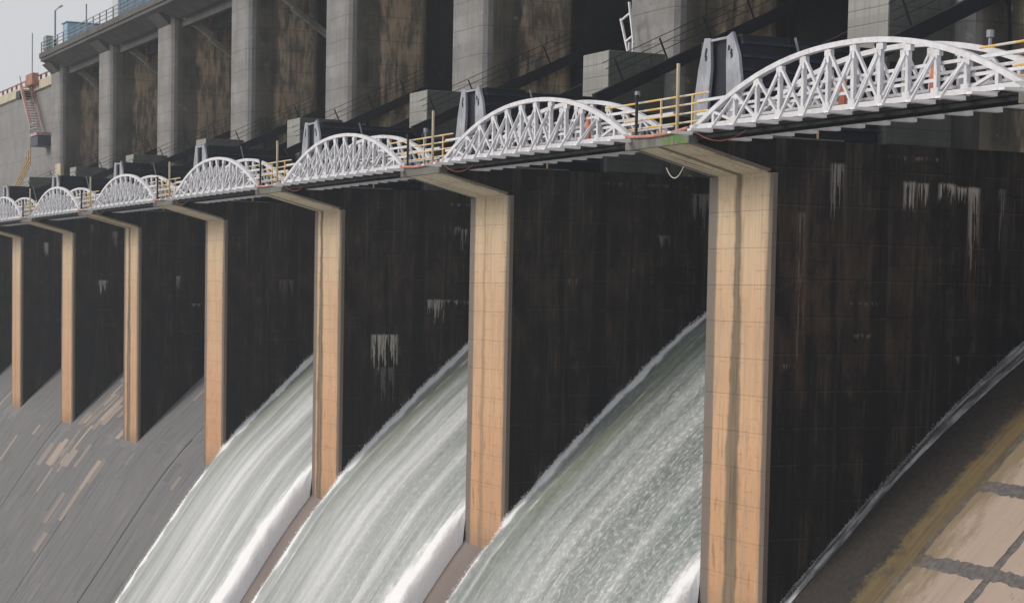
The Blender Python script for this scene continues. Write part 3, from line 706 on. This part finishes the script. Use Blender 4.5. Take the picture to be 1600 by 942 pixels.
# ------------------------------------------------------------ guard rails, posts, pipes, cables between the arches
railb = {}
def guard(n):
    r = root('guard_rail', (-S*n, 0, 0), 'yellow and white striped guard rail on the %s pier from the right' % (['nearest', 'second', 'third', 'fourth', 'fifth', 'sixth', 'seventh', 'eighth'][n] if n >= 0 else 'off-frame right'), 'guard rail', 'striped guard rails between the arches')
    if not railb:
        railb['f'] = [MB().tube([(-5.9 if z > 6.3 else -4.6, -3.02, z), (.9, -3.02, z)], .035).mesh('rail', M['stripe']) for z in (5.66, 5.95, 6.24, 6.53)]
        railb['b'] = [MB().tube([(-3.85, 1.9, z), (-.05, 1.9, z)], .035).mesh('rail', M['stripe']) for z in (5.7, 6.0, 6.3, 6.6)]
        railb['p'] = MB().box(-.03, .03, -.03, .03, 5.345, 6.56).mesh('upright', M['stripe'])
    for m in railb['f']+railb['b']: obj('rail', m, r)
    for x, yy in ((-2.1, -3.02), (-.1, -3.02), (-3.7, 1.9), (-1.8, 1.9), (-.1, 1.9)): obj('upright', railb['p'], r, (x, yy, 0))
polem = MB().tube([(-.72, -3.22, 5.34), (-.72, -3.22, 7.58)], .06, 8).box(-.82, -.62, -3.3, -3.14, 5.34, 5.36).mesh('white_pole', M['cream'])
blkm = MB().tube([(-3.42, -3.22, 5.34), (-3.42, -3.22, 6.66)], .055, 8).tube([(-3.42, -3.22, 6.66), (-3.42, -3.22, 6.78)], .08, 8).mesh('black_pole', M['black'])
def cpts(a, b, sag, k=14): 
    a = Vector(a); b = Vector(b); return [a.lerp(b, t/k)+Vector((0, 0, -4*sag*(t/k)*(1-t/k))) for t in range(k+1)]
pipem = MB().tube(cpts((-3.9, -3.34, 5.40), (.15, -3.34, 5.42), .10), .055, 8).mesh('pipe', M['pink'])
hangm = MB().tube(cpts((.35, -3.26, 5.34), (3.5, -3.26, 5.12), .33), .022, 6).mesh('cable', M['redcable'])
ropem = MB().tube(cpts((-1.2, -3.3, 4.2), (-.1, -3.3, 4.2), .36, 10), .018, 6).mesh('rope', M['rope'])
stubm = MB().tube([(0, 0, 5.345), (0, 0, 7.42)], .05, 8).tube([(0, 0, 7.42), (0, 0, 7.62)], .11, 8).mesh('lamp_post', M['plate'])
NN = ['nearest', 'second', 'third', 'fourth', 'fifth', 'sixth', 'seventh', 'eighth']
for n in range(-1, 8):
    guard(n)
    if n < 0: continue
    tag(obj('pole', polem, None, (-S*n, 0, 0)), 'tall cream white pole on the cap of the %s pier from the right' % NN[n], 'pole', 'tall cream poles on the pier caps')
    tag(obj('pole', blkm, None, (-S*n, 0, 0)), 'short black pole on the cap of the %s pier from the right' % NN[n], 'pole', 'short black poles on the pier caps')
    tag(obj('pipe', pipem, None, (-S*n, 0, 0)), 'faded red pipe lying along the cap edge of the %s pier from the right' % NN[n], 'pipe', 'faded red pipes on the pier caps')
    tag(obj('cable', hangm, None, (-S*n, 0, 0)), 'dull red cable sagging beneath the %s footbridge from the right' % NN[n], 'cable', 'red cables sagging under the bridges')
tag(obj('rope', ropem), 'pale rope loop hanging under the corbel of the nearest pier', 'rope')
for n in (0, 1, 2):
    tag(obj('lamp_post', stubm, None, (-S*n+10.6, .2, 0)) , 'small pale knob-topped post behind the crest of the %s arch' % NN[n], 'post', 'knob-topped posts behind the arches')

# service walkway behind the bridges carries those posts
swm = MB().box(-S*7, 20, -1.0, 1.2, 5.10, 5.28)
# ------------------------------------------------------------ road deck, its railing, sheds and lamp
dk = root('road_deck', (0, 0, 0), 'long concrete road deck carried on the tall pillars, top left', 'bridge deck')
obj('slab', MB().box(-143.2, 22, 6.75, 19.0, 22.45, 23.0).mesh('slab', M['deck'], .04), dk)
obj('kerb', MB().box(-143.2, 22, 6.6, 6.95, 22.75, 23.28).mesh('kerb', M['deck'], .03), dk)
obj('nosing', MB().prism([(6.9, 22.45), (8.4, 21.7), (8.9, 21.7), (8.9, 22.45)], 'x', -143.0, 22).mesh('nosing', M['deck']), dk)
girder_me = MB().prism([(8.9, 22.44), (8.9, 20.9), (9.5, 20.6), (17.5, 20.6), (18.2, 22.44)], 'x', .06, 16.0).mesh('girder', M['deck'])
for n in range(0, 7): obj('girder', girder_me, dk, (-S*(n+1), 0, .0)) if False else None
gb = MB().box(.06, 15.98, 8.9, 9.4, 21.1, 22.44).mesh('girder', M['deck'])
for n in range(0, 7):
    for dy in (0, 2.6, 5.2, 7.8): obj('girder', gb, dk, (-S*(n+1), dy, 0))
rl = root('deck_railing', (0, 0, 0), 'thin grey railing along the front edge of the high road deck', 'railing')
pm = MB().box(-.05, .05, 6.72, 6.82, 23.28, 24.35).mesh('post', M['railgrey'])
for k in range(24): obj('post', pm, rl, (-142.8+2.4*k, 0, 0))
for z in (23.65, 24.0, 24.33): obj('rail', MB().bar((-143, 6.77, z), (-86, 6.77, z), .06).mesh('rail', M['railgrey']), rl)
def shed(x0, x1, y0, y1, z1, label, edge=True):
    r = root('blue_shed', ((x0+x1)/2, y0, 23.0), label, 'shed', 'blue sheet-metal sheds on the road deck'); cx = (x0+x1)/2
    m = MB().box(x0-cx, x1-cx, 0, y1-y0, .004, z1-23.0).mesh('wall', M['blue'], .03); obj('wall', m, r)
    rb = MB().box(x1-cx, x1-cx+.05, 0, .12, .1, z1-23.1).mesh('rib', M['blue'])
    k = .4
    while k < y1-y0-.2: obj('rib', rb, r, (0, k, 0)); k += .8
    if edge: obj('corner_sheet', MB().box(x0-cx-.03, x1-cx+.03, -.08, -.005, .004, z1-23.0+.02).mesh('corner_sheet', M['bluelight']), r)
    obj('roof', MB().box(x0-cx-.15, x1-cx+.15, -.15, y1-y0+.15, z1-23.0+.03, z1-23.0+.12).mesh('roof', M['bluelight'] if edge else M['blue']), r)
shed(-140.6, -138.6, 8.4, 14.5, 26.0, 'low blue shed at the far left end of the road deck', False)
shed(-120.5, -118.4, 8.4, 15.5, 28.6, 'tall blue shed with a pale corner, cut by the top picture edge')
lp = root('street_lamp', (-140.4, 7.6, 23.0), 'slim grey street lamp with an arm to the right, standing on the deck end', 'street lamp')
obj('post', MB().tube([(0, 0, 0), (0, 0, 4.35)], .09, 8).mesh('post', M['railgrey']), lp)
obj('arm', MB().tube([(0, 0, 4.3), (1.6, 0, 4.42), (2.0, 0, 4.42)], .05, 6).mesh('arm', M['railgrey']), lp)
obj('lamp_head', MB().box(1.7, 2.9, -.12, .12, 4.36, 4.50).mesh('lamp_head', M['plate'], .02), lp)
obj('lower_post', MB().tube([(0, 0, 0), (0, 0, 1.5)], .16, 8).mesh('lower_post', M['black']), lp)
cbn = root('cabinet', (-141.8, 7.2, 23.0), 'pale green cabinet on legs at the tip of the road deck', 'cabinet')
obj('housing', MB().box(-.7, .7, -.35, .35, .5, 1.9).mesh('housing', M['green'], .04), cbn)
for sx in (-.5, .5): obj('leg', MB().box(sx-.05, sx+.05, -.05, .05, .28 if False else 0, .5).mesh('leg', M['black']), cbn)
tag(obj('antenna_mast', MB().tube([(-126.5, 7.4, 23.0), (-126.5, 7.4, 26.2)], .07, 6).mesh('antenna_mast', M['railgrey'])), 'thin grey mast on the deck between the two blue sheds', 'mast')

# unseen wall added upstream, stops sky light leaking in behind the gates
hw = MB().box(-144, 22, 20.05, 21.5, -4, 22.4); tag(obj('sky_block_wall', hw.mesh('sky_block_wall', M['pillar_side'])), 'unseen dark wall added behind the gates to block the sky light', None, None, 'structure')
# ------------------------------------------------------------ plain dam wall at the far left
dw = root('dam_wall', (-144.3, 8.4, 0), 'pale grey dam wall left of the spillway with a cream parapet', 'dam')
obj('wall', MB().prism([(0, 20.4), (8, 20.4), (8, -30), (-18, -30), (-.6, 2.0), (0, 4.5)], 'x', -240, 0).mesh('wall', M['dam']), dw)
obj('parapet', MB().box(-240, .2, -.30, .3, 20.4, 21.35).mesh('parapet', M['cream'], .03), dw)
for k in range(40): obj('parapet_post', MB().box(-.09, .09, -.1, .1, 21.35, 22.0).mesh('parapet_post', M['rust']), dw, (-1.2-2.5*k, 0, 0))
obj('parapet_rail', MB().bar((-100, 0, 21.95), (0, 0, 21.95), .12).mesh('parapet_rail', M['rust']), dw)
for xx, h, lab in ((-30.5, 5.2, 'thin dark pole rising from the far dam wall, at the left picture edge'), (-11.5, 5.6, 'thin dark pole rising from the far dam wall behind the red stair head')):
    tag(obj('pole', MB().tube([(xx-144.3, 8.6, 21.3), (xx-144.3, 8.6, 21.3+h)], .06, 6).mesh('pole', M['railgrey'])), lab, 'pole')
st = root('steel_stair', (-144.3, 8.4, 0), 'faded red steel stair running down the pale dam wall to a small platform', 'stair')
A, B = Vector((-9.5, -1.0, 21.0)), Vector((-3.6, -1.0, 15.6))
for dy in (-.5, .5): obj('stringer', MB().bar(A+Vector((0, dy, 0)), B+Vector((0, dy, 0)), .12, .35).mesh('stringer', M['pinksteel']), st)
trm = MB().box(-.2, .2, -.45, .45, -.03, .03).mesh('tread', M['pinksteel'])
for k in range(18): obj('tread', trm, st, tuple(A.lerp(B, (k+.5)/18)))
for dy in (-.55, .55): obj('handrail', MB().bar(A+Vector((0, dy, 1.0)), B+Vector((0, dy, 1.0)), .08).mesh('handrail', M['rust']), st)
obj('landing', MB().box(-3.8, -.3, -1.7, -.1, 15.2, 15.5).mesh('landing', M['pinksteel']), st)
obj('landing_skirt', MB().box(-3.8, -.3, -1.6, -.1, 14.2, 15.15).mesh('landing_skirt', M['darkbox']), st)
for z in (16.0, 16.5): obj('landing_rail', MB().bar((-3.8, -1.65, z), (-.3, -1.65, z), .07).mesh('landing_rail', M['plate']), st)
for k in range(5): obj('landing_post', MB().box(-.04, .04, -1.68, -1.6, 15.5, 16.5).mesh('landing_post', M['plate']), st, (-3.7+.8*k, 0, 0))
obj('stair_head', MB().box(-9.2, -5.9, -1.0, -.31, 20.9, 22.1).mesh('stair_head', M['rust'], .03), st)
obj('head_platform', MB().box(-11.2, -9.3, -1.6, -.31, 19.7, 20.5).mesh('head_platform', M['black']), st)
wp = tag(obj('white_panel', MB().box(-139.95, -137.6, 7.55, 7.9, 9.6, 12.0).mesh('white_panel', M['cream'], .02)), 'small cream white panel at the foot of the leftmost tall pillar', 'panel')
ys_ = root('yellow_stair', (-144.3, 6.2, 0), 'thin yellow and orange stair rails at the foot of the dam wall', 'stair')
A, B = Vector((-9.0, 0, 9.2)), Vector((-1.0, 0, 12.2))
ym = plain('yellow_rail_paint', (.55, .36, .12), .6, .15)
for h in (0, .5, 1.0): obj('rail', MB().bar(A+Vector((0, 0, h)), B+Vector((0, 0, h)), .09).mesh('rail', ym), ys_)
for k in range(9): p = A.lerp(B, k/8); obj('post', MB().bar(p, p+Vector((0, 0, 1.0+.12*k)), .09).mesh('post', ym), ys_)

# ------------------------------------------------------------ water
def fbm(x, y_, z=0, o=4): return mn.fractal(Vector((x, y_, z)), 1.0, 2.0, o)
def torrent(n, label, speck):
    """water of the bay between pier n+1 (left) and pier n (right), and its jet down the chute"""
    XL, XR = -S*(n+1), -S*n-W; seed = n*17.3
    yy = []; y_ = 15.0
    while y_ > -26: yy.append(y_); y_ -= .16
    NX = 120
    def edges(y_):
        sp = max(0, -y_)
        l = XL-(.0 if y_ > 0 else min(sp*.10, .55)+min(sp*.25, .25)); r = XR+(0 if y_ > 0 else min(sp*.06, .3))
        return l, r
    def xs(y_):
        l, r = edges(y_); out = []
        for i in range(NX+1):
            t = i/NX; t = t+.10*math.sin(2*math.pi*t)*-1/ (2*math.pi) * 4.2   # finer towards both sides
            out.append(l+(r-l)*min(max(t, 0), 1))
        return out
    def prof(x, y_):
        l, r = edges(y_); a = x-l; b = r-x; s = arc_at(y_)-S0
        t = 1.22 + .10*fbm(x*.5, s*.06, seed) + .07*fbm(x*1.6, s*.2, seed+3) + .045*fbm(x*4, s*.9, seed+5)
        rag = .5+.7*fbm(s*.55, seed, 2)+.5*fbm(s*1.9, seed, 7)+.3*fbm(s*5.2, seed, 8)
        wl = .55+.30*fbm(s*.33, seed, 9)                      # foam riding up the left pier flank
        t += max(0, 1-a/wl)*(.04+.13*rag)
        t -= .16*math.exp(-((a-1.0-.2*math.sin(s*.4))/.28)**2)
        if y_ < 3:
            k = min(1, (3-y_)/5); wr = .5+1.6*k
            t += k*max(0, 1-b/wr)*(.30+.2*fbm(s*.7, seed, 12))
        if y_ < .05:                                          # outside the bay the sheet ends in a rounded side
            k = min(1, (.05-y_)/.6); ee = min(a, b); q = min(1, ee/(.38+.10*rag)); t *= (1-k)+k*math.sqrt(max(0, 1-(1-q)**2))
            if ee < .01: t = -.06
        return t
    def fz(x, y_):
        t = prof(x, y_); s = arc_at(y_)-S0
        ny_, nz_ = -.82, .57                                   # roughly the normal of the chute
        e = t*.78
        if y_ > 0 or t < 0: return (x, y_, bz(y_)+t)
        return (x, y_, bz(y_)+t)
    def foam(x, y_):
        l, r = edges(y_); a = x-l; b = r-x; s = arc_at(y_)-S0
        wl = .55+.24*fbm(s*.33, seed, 9)+.16*fbm(s*1.4, seed, 4)
        wl *= .72 if speck > .5 else 1.0; f = max(0, min(1, (wl-a)/.30+.55))
        f = max(f, .55*math.exp(-((a-1.35-.2*math.sin(s*.4))/.16)**2)*(.6+.8*fbm(s*1.2, seed, 21))) if speck else f
        if y_ < 2.2:
            k = min(1, (2.2-y_)/5.0); wr = .25+2.3*k+.35*fbm(s*.5, seed, 14)+.15*fbm(s*2.2, seed, 15)
            f = max(f, min(1, max(0, (wr-b)/1.3+.25)))
        return min(1, max(0, f+.25*(fbm(x*3, s*1.2, seed+8))*(1 if 0 < f < 1 else 0)))
    o = grid('spillway_torrent', xs, yy, fz, M['water'], foam, XL)
    o.color = (speck, 0, 0, 1)
    tag(o, label, 'water', 'torrents pouring between the piers', None)
    # flecks of spray thrown off both sides
    v, f = [], []
    rnd = random.Random(n+3)
    for i in range(16000):
        y_ = rnd.uniform(-16, 10.5); s = arc_at(y_)-S0; l, r = edges(y_)
        if rnd.random() < .72: a = abs(rnd.gauss(0, .16)); x = l+a; h = prof(x, y_)+abs(rnd.gauss(0, .09))-.02; x -= 0 if y_ > .3 else rnd.random()*.12
        else:
            if y_ > -.3: continue
            a = abs(rnd.gauss(0, .5)); x = r-a; h = prof(x, y_)+abs(rnd.gauss(0, .05))
        q = rnd.uniform(.005, .02); c = Vector((x, y_, bz(y_)+h)); b = len(v)
        st_ = Vector((0, -.56, -.83))*q*rnd.uniform(1, 3)
        for d in (Vector((q, 0, 0)), Vector((-q*.6, q*.7, 0)), Vector((-q*.5, -q*.6, .3*q))): v.append(tuple(c+d+st_*.2))
        v.append(tuple(c+st_)); v.append(tuple(c-st_*.6))
        f += [(b, b+1, b+3), (b+1, b+2, b+3), (b+2, b, b+3), (b+1, b, b+4), (b+2, b+1, b+4), (b, b+2, b+4)]
    me = bpy.data.meshes.new('spray'); me.from_pydata(v, [], f); me.materials.append(M['spray']); sp = obj('spray', me, o); tag(sp, None, None, None, 'stuff')
gsp = NG('white_spray', .6, .2); gsp.color((.86, .86, .88)); M['spray'] = gsp.m
torrent(0, 'green grey speckled torrent directly left of the nearest pier', 1.0)
torrent(1, 'middle torrent between the second and third piers, streaked grey and white', .25)
torrent(2, 'farthest torrent, left of the third pier from the right, with a white outer edge', 0.0)

# thin leak along the flank of the nearest pier
def leak():
    yy = []; y_ = 13.0
    while y_ > -14: yy.append(y_); y_ -= .09
    def xs(y_):
        s = arc_at(y_); wd = .22+.10*fbm(s*.31, 3, 1)+.10*fbm(s*1.1, 5, 1)+.05*fbm(s*4.3, 8, 1) + max(0, y_-5)*.045
        c = .02 if y_ > 0 else -.05
        wd = .30+.06*fbm(s*.25, 3, 1)+max(0, y_-5)*.05; return [c+wd*1.9*t for t in (0, .12, .3, .5, .7, .85, 1)]
    def fz(x, y_):
        s = arc_at(y_); X = xs(y_); t = (x-X[0])/(X[-1]-X[0]); return (x, y_, bz(y_)+.02+.045*math.sin(math.pi*min(1, t*.9+.12))*(.7+.6*abs(fbm(s*1.3, x*4, 2))))
    def fm(x, y_): s = arc_at(y_); return max(0, min(1, .25+1.1*fbm(s*1.1, x*5, 6)+.35*fbm(s*5, x*16, 6)))
    return grid('leaking_water', xs, yy, fz, M['leak'], fm)
g = NG('thin_leak_water', .35, .5); fl = g.attr('flow', 'Vector'); fo = g.attr('foam')
nn = g.noise((2.6, .22, 1), 1.4, 6, .65, src=fl)
f = g.mul(g.step(g.add(nn, g.mul(g.sub(fo, .4), .16)), .36, .72), .9)
g.color(g.mix(f, (.06, .057, .06), (.66, .66, .70))); g.bump(nn, .6, .1); M['leak'] = g.m
lk = leak()
rnd = random.Random(11); v, f = [], []
for i in range(1500):
    y_ = rnd.uniform(-1.5, 11.5); s_ = arc_at(y_); k_ = fbm(s_*.6, 3.3, 1); x = abs(rnd.gauss(.10, .14+.10*max(0, k_)))
    if rnd.random() > .35+.9*max(0, fbm(s_*1.1, 7, 2)): continue
    q = rnd.uniform(.004, .014); c_ = Vector((x, y_, bz(y_)+.05+abs(rnd.gauss(0, .05)))); b = len(v)
    for d in (Vector((q, 0, 0)), Vector((-q*.5, q, q)), Vector((-q*.5, -q, -q)), Vector((0, -q*1.5, q))): v.append(tuple(c_+d))
    f += [(b, b+1, b+2), (b, b+2, b+3), (b+1, b+3, b+2), (b, b+3, b+1)]
me = bpy.data.meshes.new('spray'); me.from_pydata(v, [], f); me.materials.append(M['spray']); tag(obj('spray', me, lk), None, None, None, 'stuff')
tag(lk, 'thin white leak of water running down beside the nearest pier', 'water')

# ------------------------------------------------------------ haze
HZ = bpy.data.materials.new('haze'); HZ.use_nodes = True; t_ = HZ.node_tree; t_.nodes.clear()
pv = t_.nodes.new('ShaderNodeVolumePrincipled'); pv.inputs['Color'].default_value = (.88, .94, 1.0, 1); pv.inputs['Density'].default_value = .00048; pv.inputs['Anisotropy'].default_value = .2
ou = t_.nodes.new('ShaderNodeOutputMaterial'); t_.links.new(pv.outputs[0], ou.inputs['Volume'])
tag(obj('haze', MB().box(-420, 110, -260, 60, -50.0, 32.0).mesh('haze', HZ)), 'thin pale haze over the dam', None, None, 'stuff')
